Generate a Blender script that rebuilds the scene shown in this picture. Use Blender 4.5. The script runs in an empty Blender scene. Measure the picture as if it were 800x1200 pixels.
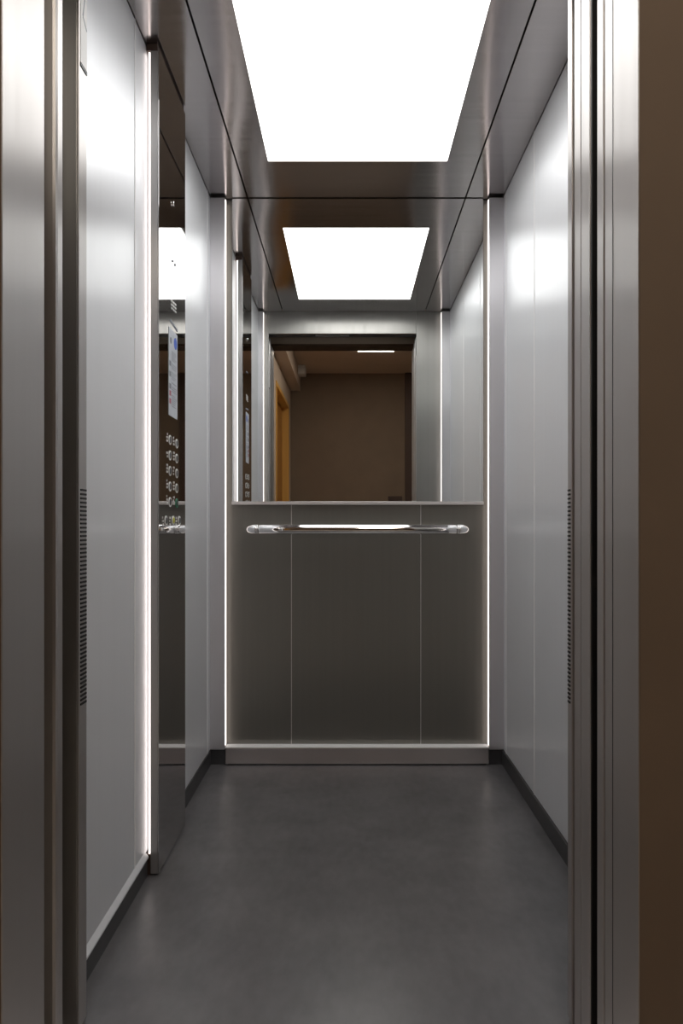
import bpy, bmesh, math, random
from mathutils import Vector
random.seed(7)
S = bpy.context.scene
C = S.collection

# ------------------------------------------------------------------ camera, world, exposure
F = 810.0            # focal length in pixels of the 800 x 1200 frame
CAMZ = 0.906
cam_d = bpy.data.cameras.new('camera')
cam = bpy.data.objects.new('camera', cam_d)
C.objects.link(cam)
cam.location = (0, 0, CAMZ)
cam.rotation_euler = (math.pi / 2, 0, 0)
cam_d.sensor_fit = 'VERTICAL'
cam_d.sensor_height = 36.0
cam_d.lens = 36.0 * F / 1200
cam_d.shift_x = -9.0 / 1200
cam_d.shift_y = 16.0 / 1200
cam_d.clip_start = 0.02
S.camera = cam
w = bpy.data.worlds.new('world')
S.world = w
w.use_nodes = True
w.node_tree.nodes['Background'].inputs[0].default_value = (0.9, 0.8, 0.7, 1)
w.node_tree.nodes['Background'].inputs[1].default_value = 0.01
S.view_settings.view_transform = 'Standard'
S.view_settings.look = 'None'
S.view_settings.exposure = 0.0
S.view_settings.gamma = 1.0
S.view_settings.use_curve_mapping = False
S.cycles.max_bounces = 14
S.cycles.glossy_bounces = 10
S.cycles.diffuse_bounces = 5

LIGHT = 4.1          # car ceiling panel
LED = 2.0            # edge light strips
HALL = 7.5           # hallway lamp

# ------------------------------------------------------------------ materials
def new_mat(name):
    m = bpy.data.materials.new(name)
    m.use_nodes = True
    nt = m.node_tree
    return m, nt, nt.nodes['Principled BSDF']

def link(nt, a, b):
    nt.links.new(a, b)

def noise(nt, scale, vec_scale=(1, 1, 1), detail=3.0):
    g = nt.nodes.new('ShaderNodeNewGeometry')
    mp = nt.nodes.new('ShaderNodeMapping')
    mp.inputs['Scale'].default_value = vec_scale
    link(nt, g.outputs['Position'], mp.inputs['Vector'])
    n = nt.nodes.new('ShaderNodeTexNoise')
    n.inputs['Scale'].default_value = scale
    n.inputs['Detail'].default_value = detail
    link(nt, mp.outputs[0], n.inputs['Vector'])
    return n

def ramp(nt, src, a, b):
    r = nt.nodes.new('ShaderNodeMapRange')
    r.inputs['From Min'].default_value = 0.3
    r.inputs['From Max'].default_value = 0.7
    r.inputs['To Min'].default_value = a
    r.inputs['To Max'].default_value = b
    link(nt, src, r.inputs['Value'])
    return r.outputs[0]

def plain(name, col, rough=0.5, metal=0.0, coat=0.0, spec=0.5, var=0.06, scale=8, vs=(1, 1, 1), bump=0.0):
    m, nt, b = new_mat(name)
    b.inputs['Metallic'].default_value = metal
    b.inputs['Roughness'].default_value = rough
    b.inputs['Specular IOR Level'].default_value = spec
    b.inputs['Coat Weight'].default_value = coat
    n = noise(nt, scale, vs)
    mx = nt.nodes.new('ShaderNodeMix')
    mx.data_type = 'RGBA'
    mx.inputs[6].default_value = tuple(c * (1 - var) for c in col) + (1,)
    mx.inputs[7].default_value = tuple(min(1, c * (1 + var)) for c in col) + (1,)
    link(nt, ramp(nt, n.outputs['Fac'], 0, 1), mx.inputs[0])
    link(nt, mx.outputs[2], b.inputs['Base Color'])
    if bump:
        bp = nt.nodes.new('ShaderNodeBump')
        bp.inputs['Strength'].default_value = bump
        bp.inputs['Distance'].default_value = 0.002
        link(nt, n.outputs['Fac'], bp.inputs['Height'])
        link(nt, bp.outputs[0], b.inputs['Normal'])
    return m

def brushed(name, col, rough, aniso, vs, tangent=None, var=0.05, wav=0.0, metal=1.0, rvar=0.15):
    """brushed sheet metal; vs stretches the grain, tangent None = level tangent on any upright face"""
    m, nt, b = new_mat(name)
    b.inputs['Metallic'].default_value = metal
    b.inputs['Anisotropic'].default_value = aniso
    n = noise(nt, 60, vs, 4.0)
    mx = nt.nodes.new('ShaderNodeMix')
    mx.data_type = 'RGBA'
    mx.inputs[6].default_value = tuple(c * (1 - var) for c in col) + (1,)
    mx.inputs[7].default_value = tuple(min(1, c * (1 + var)) for c in col) + (1,)
    link(nt, ramp(nt, n.outputs['Fac'], 0, 1), mx.inputs[0])
    link(nt, mx.outputs[2], b.inputs['Base Color'])
    link(nt, ramp(nt, n.outputs['Fac'], rough * (1 - rvar), rough * (1 + rvar)), b.inputs['Roughness'])
    if tangent is None:
        g = nt.nodes.new('ShaderNodeNewGeometry')
        cr = nt.nodes.new('ShaderNodeVectorMath')
        cr.operation = 'CROSS_PRODUCT'
        cr.inputs[1].default_value = (0.001, 0.002, 1)
        link(nt, g.outputs['Normal'], cr.inputs[0])
        link(nt, cr.outputs[0], b.inputs['Tangent'])
    else:
        cx = nt.nodes.new('ShaderNodeCombineXYZ')
        for i in range(3):
            cx.inputs[i].default_value = tangent[i]
        link(nt, cx.outputs[0], b.inputs['Tangent'])
    if wav:
        n2 = noise(nt, 2.2, (1, 1, 1), 0.0)
        bp = nt.nodes.new('ShaderNodeBump')
        bp.inputs['Strength'].default_value = 1.0
        bp.inputs['Distance'].default_value = wav
        link(nt, n2.outputs['Fac'], bp.inputs['Height'])
        link(nt, bp.outputs[0], b.inputs['Normal'])
    return m

def emit(name, col, strength):
    m, nt, b = new_mat(name)
    b.inputs['Base Color'].default_value = (0.8, 0.8, 0.8, 1)
    b.inputs['Emission Color'].default_value = col + (1,)
    b.inputs['Emission Strength'].default_value = strength
    return m

M = {}
M['wall'] = brushed('satin_grey_sheet', (0.88, 0.90, 0.93), 0.33, 0.87, (1, 1, 0.01), var=0.012, metal=0.34, rvar=.05)
M['back'] = brushed('dark_satin_sheet', (0.235, 0.225, 0.202), 0.36, 0.8, (1, 1, 0.01), var=0.03, metal=0.68)
M['column'] = brushed('column_sheet', (0.68, 0.67, 0.695), 0.34, 0.85, (1, 1, 0.01), var=0.01, metal=0.6)
M['front'] = brushed('grey_satin_sheet', (0.34, 0.335, 0.32), 0.36, 0.9, (1, 1, 0.01), var=0.03, metal=0.85)
M['steel'] = brushed('brushed_steel', (0.54, 0.525, 0.515), 0.34, 0.95, (1, 1, 0.01), var=0.02, metal=0.8, rvar=.05)
M['ceil'] = brushed('ceiling_steel', (0.45, 0.425, 0.422), 0.16, 0.5, (0.02, 1, 1), tangent=(0, 1, 0), var=0.03, wav=0.010)
M['kick'] = brushed('kick_steel', (0.80, 0.745, 0.73), 0.24, 0.7, (1, 1, 0.01), var=0.0, metal=0.95, rvar=0.0)
M['face'] = plain('polished_dark_steel', (0.70, 0.69, 0.69), 0.035, 1.0, var=0.01)
M['chrome'] = plain('chrome', (0.86, 0.86, 0.86), 0.05, 1.0, var=0.01)
M['trim'] = plain('pale_aluminium', (0.80, 0.76, 0.74), 0.3, 0.5, var=0.0)
M['edge_glint'] = plain('white_edge_highlight', (0.93, 0.93, 0.93), 0.4, var=0.0)  # white stands for light caught on bevelled panel edges
M['mirror'] = plain('mirror_silver', (0.90, 0.915, 0.905), 0.0, 1.0, var=0.0)
M['dark'] = plain('dark_paint_and_recess_shade', (0.060, 0.037, 0.024), 0.6, spec=0.03, var=0.1)  # on the left channels the recess shadow is put into this brown
M['black'] = plain('black_gasket_and_shade', (0.008, 0.008, 0.008), 0.5)
M['plinth'] = plain('dark_skirting', (0.05, 0.05, 0.053), 0.32, var=0.15, scale=20)
M['white'] = plain('white_plastic', (0.80, 0.80, 0.79), 0.4)
M['paper'] = plain('printed_label_paper', (0.62, 0.66, 0.72), 0.35, var=0.05, scale=60)
M['blue'] = plain('blue_print', (0.03, 0.12, 0.62), 0.35)
M['red'] = plain('red_print', (0.45, 0.12, 0.18), 0.4)
M['ink'] = plain('grey_ink', (0.22, 0.24, 0.28), 0.4)
M['green'] = plain('green_ring', (0.02, 0.30, 0.16), 0.3)
M['yellow'] = plain('yellow_button', (0.65, 0.62, 0.08), 0.3)
M['lens'] = emit('led_lens', (1.0, 0.88, 0.83), LED)
M['panel'] = emit('light_diffuser', (1.0, 0.985, 0.965), LIGHT)
M['lamp'] = emit('hall_lamp_diffuser', (1.0, 0.89, 0.76), HALL)
M['hallwall'] = plain('taupe_plaster', (0.22, 0.165, 0.12), 0.8, var=0.05, scale=5, bump=0.3)
M['hallpale'] = plain('beige_plaster', (0.62, 0.50, 0.40), 0.8, var=0.03, scale=5)
M['halldark'] = plain('dark_brown_part_and_opening', (0.075, 0.045, 0.035), 0.6)
M['orange'] = plain('orange_wood', (0.52, 0.23, 0.045), 0.45, var=0.12, scale=12, vs=(1, 1, 0.08))
M['frame_wood'] = plain('light_orange_wood', (0.75, 0.42, 0.10), 0.45, var=0.1, scale=12, vs=(1, 1, 0.08))
M['hallfloor'] = plain('hall_tile', (0.48, 0.43, 0.38), 0.4)

def floor_mat():
    m, nt, b = new_mat('grey_rubber_floor')
    n = noise(nt, 6, (1, 1, 1), 6.0)
    n2 = noise(nt, 45, (1, 0.5, 1), 6.0)
    ad = nt.nodes.new('ShaderNodeMath')
    ad.operation = 'MULTIPLY_ADD'
    ad.inputs[1].default_value = 0.35
    link(nt, n2.outputs['Fac'], ad.inputs[0])
    mu = nt.nodes.new('ShaderNodeMath')
    mu.operation = 'MULTIPLY'
    mu.inputs[1].default_value = 0.65
    link(nt, n.outputs['Fac'], mu.inputs[0])
    link(nt, mu.outputs[0], ad.inputs[2])
    mx = nt.nodes.new('ShaderNodeMix')
    mx.data_type = 'RGBA'
    mx.inputs[6].default_value = (0.078, 0.076, 0.080, 1)
    mx.inputs[7].default_value = (0.145, 0.141, 0.147, 1)
    link(nt, ramp(nt, ad.outputs[0], 0, 1), mx.inputs[0])
    link(nt, mx.outputs[2], b.inputs['Base Color'])
    link(nt, ramp(nt, ad.outputs[0], 0.36, 0.28), b.inputs['Roughness'])
    b.inputs['Specular IOR Level'].default_value = 0.85
    bp = nt.nodes.new('ShaderNodeBump')
    bp.inputs['Strength'].default_value = 0.25
    bp.inputs['Distance'].default_value = 0.001
    link(nt, n2.outputs['Fac'], bp.inputs['Height'])
    link(nt, bp.outputs[0], b.inputs['Normal'])
    return m
M['floor'] = floor_mat()

# ------------------------------------------------------------------ helpers
def wloc(o):
    v = Vector(o.location)
    while o.parent:
        o = o.parent
        v += Vector(o.location)
    return v

def obj(name, bm, mat, parent=None, smooth=False):
    """links a bmesh given in world coordinates as one object whose origin is its own centre"""
    me = bpy.data.meshes.new(name)
    xs = [v.co.x for v in bm.verts]; ys = [v.co.y for v in bm.verts]; zs = [v.co.z for v in bm.verts]
    c = Vector(((min(xs) + max(xs)) / 2, (min(ys) + max(ys)) / 2, (min(zs) + max(zs)) / 2))
    for v in bm.verts:
        v.co -= c
    bmesh.ops.recalc_face_normals(bm, faces=bm.faces)
    bm.to_mesh(me)
    bm.free()
    if smooth:
        for p in me.polygons:
            p.use_smooth = True
    me.materials.append(M[mat])
    o = bpy.data.objects.new(name, me)
    C.objects.link(o)
    if parent:
        o.parent = parent
        c = c - wloc(parent)
    o.location = c
    return o

def add_box(bm, x0, x1, y0, y1, z0, z1, bev=0.0):
    vs = [bm.verts.new((x, y, z)) for x in (x0, x1) for y in (y0, y1) for z in (z0, z1)]
    fs = [(0, 1, 3, 2), (4, 6, 7, 5), (0, 4, 5, 1), (2, 3, 7, 6), (0, 2, 6, 4), (1, 5, 7, 3)]
    faces = [bm.faces.new([vs[i] for i in f]) for f in fs]
    if bev > 0:
        es = list({e for f in faces for e in f.edges})
        bmesh.ops.bevel(bm, geom=es, offset=bev, segments=2, profile=0.5, affect='EDGES')

def box(name, x0, x1, y0, y1, z0, z1, mat, parent=None, bev=0.0):
    bm = bmesh.new()
    add_box(bm, x0, x1, y0, y1, z0, z1, bev)
    return obj(name, bm, mat, parent)

def tube_path(bm, pts, radii, n=24, caps=True):
    pts = [Vector(p) for p in pts]
    rings = []
    for i, p in enumerate(pts):
        a = pts[max(0, i - 1)]; b = pts[min(len(pts) - 1, i + 1)]
        t = (b - a).normalized()
        up = Vector((0, 0, 1))
        s = t.cross(up).normalized()
        u = s.cross(t)
        r = radii[i] if isinstance(radii, (list, tuple)) else radii
        rings.append([bm.verts.new(p + (s * math.cos(k * 2 * math.pi / n) + u * math.sin(k * 2 * math.pi / n)) * r) for k in range(n)])
    for a, b in zip(rings, rings[1:]):
        for k in range(n):
            bm.faces.new((a[k], a[(k + 1) % n], b[(k + 1) % n], b[k]))
    if caps:
        bm.faces.new(rings[0]); bm.faces.new(rings[-1])

def lathe_x(bm, cx, cy, cz, prof, n=28):
    """profile (offset along +x, radius) turned about the x axis"""
    rings = []
    for dx, r in prof:
        rings.append([bm.verts.new((cx + dx, cy + r * math.cos(k * 2 * math.pi / n), cz + r * math.sin(k * 2 * math.pi / n))) for k in range(n)])
    for a, b in zip(rings, rings[1:]):
        for k in range(n):
            bm.faces.new((a[k], a[(k + 1) % n], b[(k + 1) % n], b[k]))
    bm.faces.new(rings[0]); bm.faces.new(rings[-1])

def struct(o):
    o['kind'] = 'structure'
    return o

def empty(name, loc):
    o = bpy.data.objects.new(name, None)
    o.empty_display_size = 0.05
    C.objects.link(o)
    o.location = loc
    return o

def tag(o, label, cat, group=None):
    o['label'] = label
    o['category'] = cat
    if group:
        o['group'] = group
    return o

# ------------------------------------------------------------------ dimensions (metres)
XL, XR = -0.527, 0.585        # car side walls
YB = 2.650                    # car back panels
YM = 2.637                    # mirror face
YF = 1.236                    # inner face of the car's front wall
H = 2.156                     # car ceiling
OL, OR_ = -0.4715, 0.393      # door opening
ZD = 2.028                    # top of the car doorway
YL = 0.942                    # hallway face of the landing wall
HY = -2.03                    # hallway far wall
HX0, HX1 = -0.62, 2.3
HZ = 2.515

# ------------------------------------------------------------------ the car: floor, walls
fl = struct(box('floor', XL - .06, XR + .06, 1.215, YB + .05, -0.04, 0.0, 'floor'))
fl['label'] = 'dark grey rubber floor of the elevator car'

def wall_panels(name, x0, x1, ys, zb, mat='wall', gap=0.0044):
    e = struct(empty(name, ((x0 + x1) / 2, (ys[0] + ys[-1]) / 2, 0)))
    for a, b in zip(ys, ys[1:]):
        box('wall_panel', x0, x1, a + gap / 2, b - gap / 2, zb, H - 0.004, mat, e, 0.0012)
    for y in ys[1:-1]:
        a, b = (x1 - .004, x1 + .0014) if x0 < 0 else (x0 - .0014, x0 + .004)
        box('joint_highlight', a, b, y - gap / 2, y + gap / 2, zb, H - .004, 'edge_glint', e)  # bevel highlight at the joint, painted as a white strip
    if x0 < 0:
        box('backing', x0 - 0.012, x0 - 0.001, ys[0], ys[-1], 0, H, 'steel', e)
    else:
        box('backing', x1 + 0.001, x1 + 0.012, ys[0], ys[-1], 0, H, 'steel', e)
    return e
wl = wall_panels('wall_left', XL - 0.02, XL, [YF, 1.70, 2.155, 2.570, 2.66], 0.057)
wr = wall_panels('wall_right', XR, XR + 0.02, [YF, 1.74, 2.184, 2.575, 2.66], 0.056)

# sloping lip along the foot of the left wall
bm = bmesh.new()
pr = [(XL, .064), (XL + .0090, .052), (XL + .0090, .048), (XL - .002, .048)]
a = [bm.verts.new((x, YF + .01, z)) for x, z in pr]
b = [bm.verts.new((x, 1.785, z)) for x, z in pr]
for i in range(4):
    bm.faces.new((a[i], a[(i + 1) % 4], b[(i + 1) % 4], b[i]))
bm.faces.new(a); bm.faces.new(b)
obj('bottom_lip', bm, 'wall', wl)

bl = struct(empty('baseboard_left', (XL, 1.9, 0)))
box('skirting_board', XL - .012, XL + .006, YF + .01, 1.786, 0, .048, 'plinth', bl, .001)
box('skirting_board', XL - .012, XL + .003, 2.082, 2.63, 0, .056, 'plinth', bl, .001)
br = struct(empty('baseboard_right', (XR, 1.9, 0)))
box('skirting_board', XR - .006, XR + .012, YF + .01, 2.63, 0, .055, 'plinth', br, .001)

wb = struct(empty('wall_back', (0.03, YB, 0)))
for x0, x1 in ((-.500, -.2225), (-.2205, .2735), (.2755, .560)):
    box('wall_panel', x0, x1, YB, YB + .018, 0.04, H - .002, 'back', wb, 0.0014)
for x in (-.2215, .2745):
    box('joint_highlight', x - .001, x + .001, YB - .0006, YB + .004, 0.04, H - .002, 'trim', wb)  # pale strip painted in for the light caught by the joint bevels
box('backing', -.54, .60, YB + .0185, YB + .025, 0, H, 'white', wb)

bb = struct(empty('baseboard_back', (0.03, 2.62, 0)))
bb['label'] = 'brushed steel kick plate at the foot of the back wall'
bm = bmesh.new(); add_box(bm, -.468, .528, 2.612, YB, .005, .066, .0018)
obj('kick_plate', bm, 'kick', bb)
box('top_glint', -.467, .527, 2.611, YB - .001, .0663, .0695, 'edge_glint', bb)  # bright line of the top bevel, put in as a white strip
box('shadow_gap', -.46, .52, 2.622, YB, 0, .005, 'black', bb)

# ------------------------------------------------------------------ corner columns with light strips
def column(name, x0, x1, y0, y1, lens_x, lens_y, sgn, z0=.058):
    e = struct(empty(name, ((x0 + x1) / 2, (y0 + y1) / 2, 0)))
    box('cover', x0, x1, y0, y1, z0, H - .008, 'column', e, .0015)
    box('skirting_board', x0, x1, y0 + .006 if y0 > 2 else y0, y1 if y0 > 2 else y1 - .006, 0, z0 - .001, 'plinth', e, .001)
    lx0, lx1 = sorted((lens_x, lens_x + sgn * .0025))
    o = box('light_strip', lx0, lx1, lens_y[0], lens_y[1], .072, H - .012, 'lens', e)
    o['label'] = 'glowing warm white light strip'
    return e
column('trim_1', XL, -.471, 2.616, 2.66, -.471, (2.624, 2.637), 1)
column('trim_2', .530, XR, 2.616, 2.66, .530, (2.624, 2.637), -1)
column('trim_3', XL, -.499, YF, YF + .034, -.499, (YF + .012, YF + .024), 1)
column('trim_4', .536, XR, YF, YF + .034, .536, (YF + .012, YF + .024), -1)

# ------------------------------------------------------------------ front wall of the car with the doorway
wf = struct(empty('wall_front', (0, 1.22, 0)))
box('wall_panel', OR_, XR + .02, 1.212, YF, 0, H, 'front', wf, .0012)
box('wall_panel', XL - .02, OL, 1.198, YF, 0, H, 'front', wf, .0012)
box('wall_panel', OL + .0005, OR_ - .0005, 1.212, YF, ZD, H, 'front', wf, .0012)
# ------------------------------------------------------------------ ceiling
ce = struct(empty('ceiling', (0.028, 1.9, H)))
GX0, GX1 = -.387, .443
LX0, LX1, LY0, LY1 = -.278, .336, 1.455, 2.372
def holed(name, X0, X1, Y0, Y1, x0, x1, y0, y1, z, t, mat, parent):
    bm = bmesh.new()
    lo = {}; hi = {}
    xs = (X0, x0, x1, X1); ys = (Y0, y0, y1, Y1)
    for i, x in enumerate(xs):
        for j, y in enumerate(ys):
            lo[i, j] = bm.verts.new((x, y, z)); hi[i, j] = bm.verts.new((x, y, z + t))
    for i in range(3):
        for j in range(3):
            if (i, j) == (1, 1): continue
            bm.faces.new((lo[i, j], lo[i + 1, j], lo[i + 1, j + 1], lo[i, j + 1]))
            bm.faces.new((hi[i, j], hi[i + 1, j], hi[i + 1, j + 1], hi[i, j + 1]))
    def side(seq):
        for p, q in zip(seq, seq[1:]):
            bm.faces.new((lo[p], lo[q], hi[q], hi[p]))
    side([(0, 0), (1, 0), (2, 0), (3, 0), (3, 1), (3, 2), (3, 3), (2, 3), (1, 3), (0, 3), (0, 2), (0, 1), (0, 0)])
    side([(1, 1), (2, 1), (2, 2), (1, 2), (1, 1)])
    return obj(name, bm, mat, parent)
holed('ceiling_panel', GX0 + .0025, GX1 - .0025, YF + .001, YB, LX0, LX1, LY0, LY1, H, .012, 'ceil', ce)
box('ceiling_panel', XL - .02, GX0 - .0025, YF + .001, YB + .01, H, H + .012, 'ceil', ce, .001)
box('ceiling_panel', GX1 + .0025, XR + .02, YF + .001, YB + .01, H, H + .012, 'ceil', ce, .001)
box('backing', XL - .05, XR + .05, YF - .02, YB + .05, H + .022, H + .03, 'black', ce)
cl = tag(empty('ceiling_light', (.029, 1.91, H)), 'large flush rectangular white light panel in the elevator ceiling', 'ceiling light')
box('diffuser', LX0 + .0005, LX1 - .0005, LY0 + .0005, LY1 - .0005, H + .002, H + .012, 'panel', cl)
box('housing', LX0 - .01, LX1 + .01, LY0 - .01, LY1 + .01, H + .0125, H + .0215, 'white', cl)

# ------------------------------------------------------------------ mirror
mi = tag(empty('mirror', (.03, YM, .997)), 'tall frameless wall mirror filling the upper back wall above the handrail', 'mirror')
box('mirror_glass', -.446, .511, YM, YM + .006, .999, H - .003, 'mirror', mi)
box('bottom_trim', -.447, .512, YM - .006, YM + .009, .986, .998, 'trim', mi, .001)
box('backing_board', -.440, .505, YM + .0065, YB - .0005, .999, H - .003, 'black', mi)

# ------------------------------------------------------------------ handrail
hr = tag(empty('handrail', (.03, 2.58, .892)), 'round polished chrome handrail below the mirror on the back wall', 'handrail')
RZ, RY, RR = .892, 2.577, .0185
bm = bmesh.new()
prof = [(0, RR * .9), (.002, RR)] + [(.1 * k, RR) for k in range(1, 8)] + [(.733, RR), (.735, RR * .9)]
lathe_x(bm, -.336, RY, RZ, [p for p in prof], 36)
obj('rail', bm, 'chrome', hr, True)
for sg, x0 in ((-1, -.338), (1, .401)):
    br_ = None
    pts = []; rad = []
    path = [(0, 0), (.008, .0005), (.018, .004), (.027, .012), (.035, .024), (.041, .040), (.045, .056), (.048, .0725)]
    rr = [.0165, .0185, .0190, .0188, .0172, .0150, .0132, .0120]
    bm = bmesh.new()
    tube_path(bm, [(x0 + sg * dx, RY + dy, RZ) for dx, dy in path], rr, 32)
    bend = obj('end_bend', bm, 'chrome', hr, True)
    for k in range(3):
        bm = bmesh.new()
        xx = x0 + sg * (.002 + .0045 * k)
        lathe_x(bm, xx - .0012, RY, RZ, [(0, RR), (.0005, RR + .0016), (.0019, RR + .0016), (.0024, RR)], 36)
        obj('collar', bm, 'chrome', bend, True)

# ------------------------------------------------------------------ control panel
CX = -.4925
Y0, Y1 = 1.789, 2.078
cp = tag(empty('control_panel', (CX, (Y0 + Y1) / 2, 0)), 'full height polished steel button panel standing off the left wall', 'control panel')
box('side_profile', -.5146, CX - .0022, Y0 + .0005, Y1 - .0005, .004, H - .02, 'steel', cp, .0015)
box('faceplate', CX - .002, CX, Y0, Y1, .006, H - .012, 'face', cp, .0008)
box('plinth', XL + .001, -.5155, Y0 + .004, Y1 - .004, 0, .052, 'halldark', cp)
box('top_bracket', XL + .002, CX - .004, Y0 + .002, Y1 - .002, H - .019, H - .001, 'halldark', cp)
for ya, yb in ((Y0 + .006, Y0 + .016), (Y1 - .016, Y1 - .006)):
    o = box('light_strip', XL + .006, -.5150, ya, yb, .054, H - .021, 'lens', cp)
    o['label'] = 'glowing warm white edge light strip'

def yz(px, py):
    Y = -CX * F / (409 - px)
    return Y, CAMZ - (py - 616) * Y / F

def disc(name, px, py, r, th, mat, parent, ring=None):
    Y, z = yz(px, py)
    bm = bmesh.new()
    lathe_x(bm, CX + .0002, Y, z, [(0, r), (th * .7, r), (th, r * .82)], 20)
    o = obj(name, bm, mat, parent)
    if ring:
        bm = bmesh.new()
        n = 24; R1, R2 = r * 1.12, r * 1.52
        rings = []
        for dx, rad in ((0, R2), (th * .5, R2), (th * .5, R1), (0, R1)):
            rings.append([bm.verts.new((CX + .0002 + dx, Y + rad * math.cos(k * 2 * math.pi / n), z + rad * math.sin(k * 2 * math.pi / n))) for k in range(n)])
        for i in range(4):
            a, b = rings[i], rings[(i + 1) % 4]
            for k in range(n):
                bm.faces.new((a[k], a[(k + 1) % n], b[(k + 1) % n], b[k]))
        obj('button_ring', bm, ring, o)
    return o

def braille(px, py, parent, seed):
    """small plate with raised marks on the left of a button"""
    Y, z = yz(px, py)
    rnd = random.Random(seed)
    bm = bmesh.new()
    h = .0035
    for r in range(3):
        for c in range(2):
            if rnd.random() < .8:
                add_box(bm, CX + .0004, CX + .0012, Y - .0075 + c * .006, Y - .0038 + c * .006, z + .010 - r * .009 - .003, z + .010 - r * .009 + .003)
    return obj('raised_marks', bm, 'white', parent)

for r in range(5):
    for c in range(2):
        px = 199.2 if c == 0 else 207.0
        py = 515.5 + 18.2 * r if c == 0 else 520 + 17.4 * r
        bt = disc('floor_button', px, py, .0088, .002, 'plinth', cp, 'green' if (r == 4 and c == 1) else 'white')
        bt['label'] = 'round dark floor button with ' + ('green' if (r == 4 and c == 1) else 'pale') + ' ring'
        braille(px - 3.2, py - 2.5, bt, r * 2 + c)
for i, px in enumerate((194.5, 202.8, 210.0)):
    bt = disc('alarm_button' if i == 1 else 'door_button', px, 610, .0085, .003, 'yellow' if i == 1 else 'plinth', cp, 'white')
    if i == 1:
        bt['label'] = 'yellow round alarm button'
    braille(px - 3.4, 611, bt, 40 + i)

# printed notice
def patch(name, px0, px1, z0, z1, mat, parent, lift=.0004, th=.0006):
    ya = -CX * F / (409 - px0); yb = -CX * F / (409 - px1)
    return box(name, CX + lift, CX + lift + th, ya, yb, z0, z1, mat, parent)
nY = yz(202.5, 400)[0]
zt = yz(202.5, 388)[1]; zb_ = yz(202.5, 489)[1]
nt_ = patch('notice_label', 197.4, 207.4, zb_, zt, 'paper', cp)
nt_['label'] = 'narrow printed safety notice with a blue disc at its top'
Yd = yz(205.0, 400)[0]
bm = bmesh.new(); lathe_x(bm, CX + .0011, Yd, zt - .030, [(0, .0165), (.0004, .0165)], 24)
obj('blue_disc', bm, 'blue', nt_)
bm = bmesh.new(); lathe_x(bm, CX + .0011, yz(199.7, 400)[0], zt - .033, [(0, .009), (.0004, .009)], 20)
obj('small_mark', bm, 'ink', nt_)
bm = bmesh.new()
rnd = random.Random(3)
ya, yb = yz(200.6, 0)[0], yz(206.8, 0)[0]
z = zt - .060
while z > zb_ + .03:
    if rnd.random() < .86:
        add_box(bm, CX + .0011, CX + .0014, ya, ya + (yb - ya) * rnd.uniform(.55, 1), z - .0018, z)
    z -= .0058
obj('text_lines', bm, 'ink', nt_)['kind'] = 'stuff'
for k, fr in enumerate((.40, .52, .66, .74, .83)):
    zz = zt - (zt - zb_) * fr
    box('pictogram', CX + .0011, CX + .0014, yz(198, 0)[0], yz(199.9, 0)[0], zz - .008, zz + .006, 'red' if k > 2 else 'ink', nt_)

# upper indicator marks
disc('key_switch', 202.6, 239, .0075, .004, 'chrome', cp)
for px, py in ((202.1, 306), (205, 310.5)):
    disc('indicator_lamp', px, py, .004, .002, 'ink', cp)
bm = bmesh.new()
for r in range(3):
    for c in range(3):
        Y, z = yz(201.2 + c * 2.1, 353 + r * 4.2 + c * 2.0)
        add_box(bm, CX + .0004, CX + .0014, Y - .006, Y + .006, z - .0025, z + .0025)
obj('speaker_slots', bm, 'white', cp)
bm = bmesh.new()
for k in range(5):
    Y, z = yz(200 + k * 1.7, 376 + k * 2.6)
    add_box(bm, CX + .0004, CX + .0010, Y - .008, Y + .008, z - .004, z + .003)
obj('rating_print', bm, 'ink', cp)

# ------------------------------------------------------------------ sliding doors, posts, light curtains
d = tag(empty('car_door', (.62, 1.19, 0)), 'retracted brushed steel car door edge next to the right light curtain', 'door')
box('door_leaf', OR_, .86, 1.174, 1.208, .006, ZD - .01, 'steel', d, .0015)
box('front_seal', OR_ + .008, OR_ + .012, 1.2085, 1.2115, .006, ZD - .01, 'black', d)
d = tag(empty('car_door', (.60, 1.15, 0)), 'retracted brushed steel car door edge beside the black shaft gap on the right', 'door')
box('door_leaf', OR_ - .001, .86, 1.127, 1.169, .006, ZD - .01, 'steel', d, .0015)
box('gap_shade_sheet', OR_ + .0005, .86, 1.1215, 1.1266, .006, ZD - .01, 'black', d)  # black sheet added to paint the shade of the shaft gap
box('front_seal', OR_ + .008, OR_ + .012, 1.1692, 1.1738, .006, ZD - .01, 'black', d)
d = tag(empty('landing_door', (.62, 1.08, 0)), 'retracted steel landing door edge touching the right door frame', 'door')
box('door_leaf', OR_ - .001, .86, 1.067, 1.094, .006, 2.01, 'steel', d, .0015)
box('front_seal', OR_ + .008, OR_ + .012, 1.0642, 1.0668, .006, 2.01, 'black', d)

lp = tag(empty('closing_post', (OL, 1.128, 0)), 'narrow rounded steel closing post between dark gaps on the left', 'post')
box('post_body', OL - .05, OL, 1.113, 1.143, 0, ZD, 'steel', lp, .006)
box('rear_channel', OL - .06, OL - .030, 1.1435, 1.1975, 0, ZD, 'dark', lp)  # shadow of the rear recess is in its dark colour
box('front_channel', OL - .06, OL - .030, 1.072, 1.1125, 0, ZD, 'dark', lp)  # shadow of the front gap is in its dark colour

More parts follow.
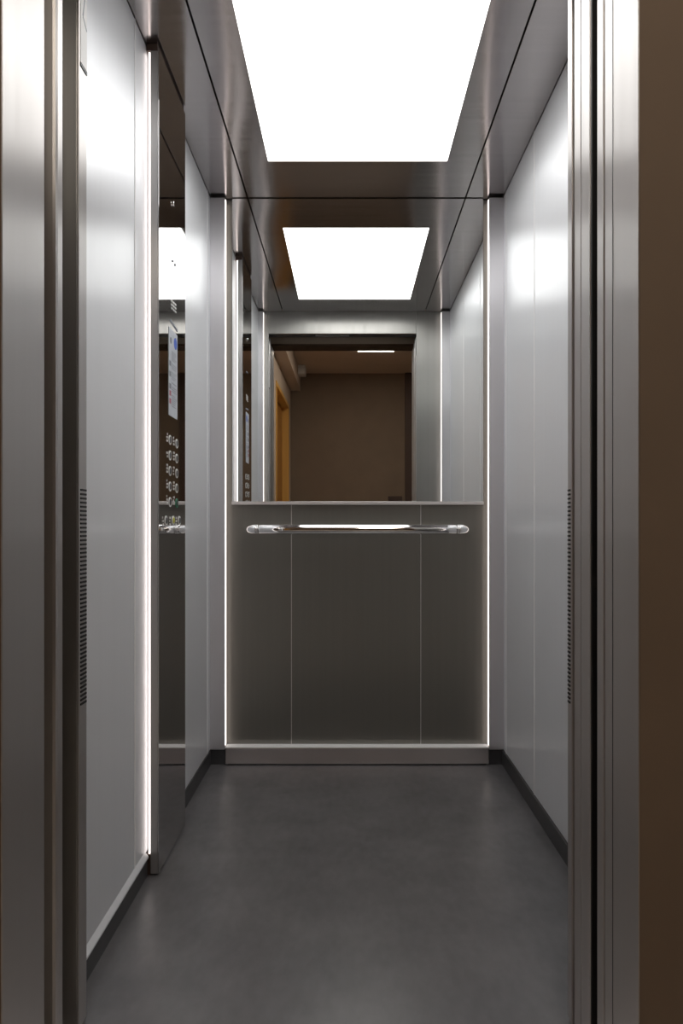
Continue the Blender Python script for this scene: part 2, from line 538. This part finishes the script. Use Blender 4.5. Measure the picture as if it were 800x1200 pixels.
def curtain(x, sgn, y0, y1, label):
    e = tag(empty('light_curtain', (x, (y0 + y1) / 2, .02)), label, 'light curtain', 'door light curtains')
    xa, xb = sorted((x, x + sgn * .0022))
    box('profile', xa, xb, y0, y1, .03, 1.90, 'steel', e, .0006)
    bm = bmesh.new()
    for k in range(52):
        z = .592 + k * .00735
        xc, xd = sorted((x + sgn * .0023, x + sgn * .0040))
        add_box(bm, xc, xd, y0 + .006, y1 - .004, z, z + .0034)
    o = obj('lens_ridges', bm, 'black', e)
    o['kind'] = 'stuff'
    return e
curtain(OL + .0002, 1, 1.2, 1.2355, 'slim vertical light curtain with black ridges on the left door jamb')
curtain(OR_ - .0002, -1, 1.2135, 1.2355, 'slim vertical light curtain with black ridges on the right door jamb')

# white sticker high on the left jamb
st = tag(empty('sticker', (OL + .003, 1.225, 1.74)), 'small white pictogram sticker high on the left door jamb', 'sticker')
sx = OL + .0027
bm = bmesh.new()
add_box(bm, sx, sx + .0006, 1.206, 1.2345, 1.716, 1.92)
obj('sheet', bm, 'white', st)
box('lower_edge', sx, sx + .0012, 1.206, 1.2348, 1.709, 1.7155, 'black', st)
bm = bmesh.new()
for (ya, za), (yb, zb2) in (((1.226, 1.845), (1.216, 1.802)), ((1.216, 1.802), (1.2335, 1.787)), ((1.226, 1.90), (1.226, 1.845))):
    dd = Vector((0, yb - ya, zb2 - za)); nn = Vector((0, -dd.z, dd.y)).normalized() * .0024
    p = Vector((sx + .0008, ya, za)); q = Vector((sx + .0008, yb, zb2))
    bm.faces.new([bm.verts.new(v) for v in (p + nn, p - nn, q - nn, q + nn)])
obj('pictogram', bm, 'ink', st)

# ------------------------------------------------------------------ landing door frame, sills, shaft
d1 = struct(empty('door_1', (0, 1.0, 0)))
d1['label'] = 'brushed steel landing door frame of the elevator'
box('frame_post', OL - .0022, OL, YL - .002, 1.070, 0, 2.0, 'steel', d1, .0012)
box('frame_post', OR_, OR_ + .0022, YL - .002, 1.0635, 0, 2.0, 'steel', d1, .0012)
box('frame_header', OL - .0022, OR_ + .0022, YL - .002, 1.0635, 2.001, 2.013, 'dark', d1, .001)
box('seam_strip', OR_ - .0006, OR_ + .0005, 1.030, 1.0315, 0, 2.0, 'plinth', d1)

def sill(name, y0, y1, label):
    e = tag(empty(name, (0, (y0 + y1) / 2, 0)), label, 'sill')
    bm = bmesh.new()
    n = 3
    wdt = (y1 - y0) / n
    add_box(bm, -.56, .80, y0, y1, -.03, -.012)
    for k in range(n + 1):
        yy = y0 + k * wdt
        add_box(bm, -.56, .80, max(y0, yy - .010), min(y1, yy + .010), -.012, .0)
    obj('grooved_plate', bm, 'kick', e)
    return e
sill('car_sill', 1.125, 1.214, 'grooved steel threshold at the front edge of the car floor')
sill('landing_sill', 1.0, 1.095, 'grooved steel threshold on the hallway side of the shaft gap')

sh = struct(empty('trim_5', (0, 1.11, 0)))
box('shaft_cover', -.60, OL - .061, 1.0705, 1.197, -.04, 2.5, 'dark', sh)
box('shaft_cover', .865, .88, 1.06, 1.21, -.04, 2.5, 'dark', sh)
box('shaft_cover', -.60, .88, 1.0655, 1.211, 2.075, 2.09, 'black', sh)
box('door_track', -.53, .84, 1.13, 1.165, 2.035, 2.065, 'plinth', sh, .002)
box('door_track', -.53, .84, 1.172, 1.205, 2.045, 2.065, 'plinth', sh, .002)
box('hanger', -.20, .0, 1.166, 1.171, 2.03, 2.06, 'steel', sh, .001)
box('shaft_cover', -.60, .88, 1.096, 1.124, -.05, -.04, 'black', sh)

# ------------------------------------------------------------------ hallway
def s(name, *a, **k):
    return struct(box(name, *a, **k))
wn = struct(empty('wall_landing', (0, 1.0, 0)))
box('wall_segment', OR_ + .0024, HX1, YL, 1.062, 0, HZ, 'hallwall', wn)
box('wall_segment', HX0 - .1, OL - .0024, YL, 1.070, 0, HZ, 'hallwall', wn)
box('wall_segment', OL - .0023, OR_ + .0023, YL, 1.062, 2.0135, HZ, 'hallwall', wn)
s('wall_hall_far', HX0 - .3, HX1 + .1, HY - .1, HY, 0, HZ, 'hallwall')
s('wall_hall_right', HX1, HX1 + .1, HY, YL, 0, HZ, 'hallwall')
s('floor_hall', HX0 - .4, HX1 + .1, HY - .1, 1.0, -.04, 0, 'hallfloor')
s('ceiling_hall', HX0 - .4, HX1 + .1, HY - .1, 1.06, HZ, HZ + .05, 'hallpale')
DY0, DY1, DZ = -1.78, -.56, 2.135
wh = struct(empty('wall_hall_left', (HX0, -.5, 0)))
bm = bmesh.new()
add_box(bm, HX0 - .2, HX0, DY1, YL, 0, HZ)
add_box(bm, HX0 - .2, HX0, HY, DY0, 0, HZ)
add_box(bm, HX0 - .2, HX0, DY0, DY1, DZ, HZ)
obj('plaster', bm, 'hallpale', wh)
dh = struct(empty('door_2', (HX0, (DY0 + DY1) / 2, 0)))
dh['label'] = 'orange wooden hallway door seen in the mirror'
for ya, yb in ((DY0 + .001, DY0 + .04), (DY1 - .04, DY1 - .001)):
    box('door_frame', HX0 - .14, HX0 + .008, ya, yb, 0, DZ - .001, 'frame_wood', dh, .002)
box('door_frame', HX0 - .14, HX0 + .008, DY0 + .041, DY1 - .041, DZ - .04, DZ - .001, 'frame_wood', dh, .002)
lf = box('door_leaf', HX0 - .10, HX0 - .06, DY0 + .042, DY1 - .042, .005, DZ - .042, 'orange', dh, .003)
bm = bmesh.new()
tube_path(bm, [(HX0 - .06, DY1 - .11, 1.03), (HX0 - .015, DY1 - .11, 1.03), (HX0 - .012, DY1 - .13, 1.03), (HX0 - .012, DY1 - .23, 1.03)], .009, 12)
obj('door_handle', bm, 'chrome', lf, True)

bmx = tag(box('ceiling_beam', HX0, -.514, HY, YL, 2.33, HZ, 'hallpale'), 'beige boxed beam along the hallway ceiling, seen in the mirror', 'beam')
bmx['kind'] = 'structure'
wbx = tag(empty('junction_box', (-.477, -1.72, 2.43)), 'small white box against the hallway ceiling beam, seen in the mirror', 'box')
box('casing', -.5135, -.440, -1.80, -1.64, 2.427, HZ, 'white', wbx, .003)
box('cover_lid', -.508, -.446, -1.6395, -1.634, 2.433, HZ - .006, 'white', wbx, .001)
hl = tag(empty('hallway_lamp', (.245, -.27, HZ)), 'rectangular warm white hallway ceiling lamp, far end seen in the mirror, unseen length added for light', 'ceiling light')
box('diffuser', .08, .41, -1.085, .55, HZ - .010, HZ - .006, 'lamp', hl, .002)  # near length is unseen, stretched to brighten the landing wall
box('lamp_base', .085, .405, -1.08, .545, HZ - .0055, HZ, 'white', hl)
dk = struct(box('trim_6', .588, .80, HY, HY + .04, 0, HZ, 'halldark', bev=.002))  # dark strip painted in for the darkness of an opening
dk['label'] = 'dark brown full height strip standing in for a dark opening at the end of the hallway wall'
bx = tag(empty('wall_box', (.48, HY, 1.15)), 'small dark box on the far hallway wall, peeking over the mirror edge', 'box')
box('casing', .41, .555, HY, HY + .06, 1.08, 1.215, 'halldark', bx, .004)
box('front_lid', .416, .549, HY + .0605, HY + .064, 1.086, 1.209, 'halldark', bx, .001)
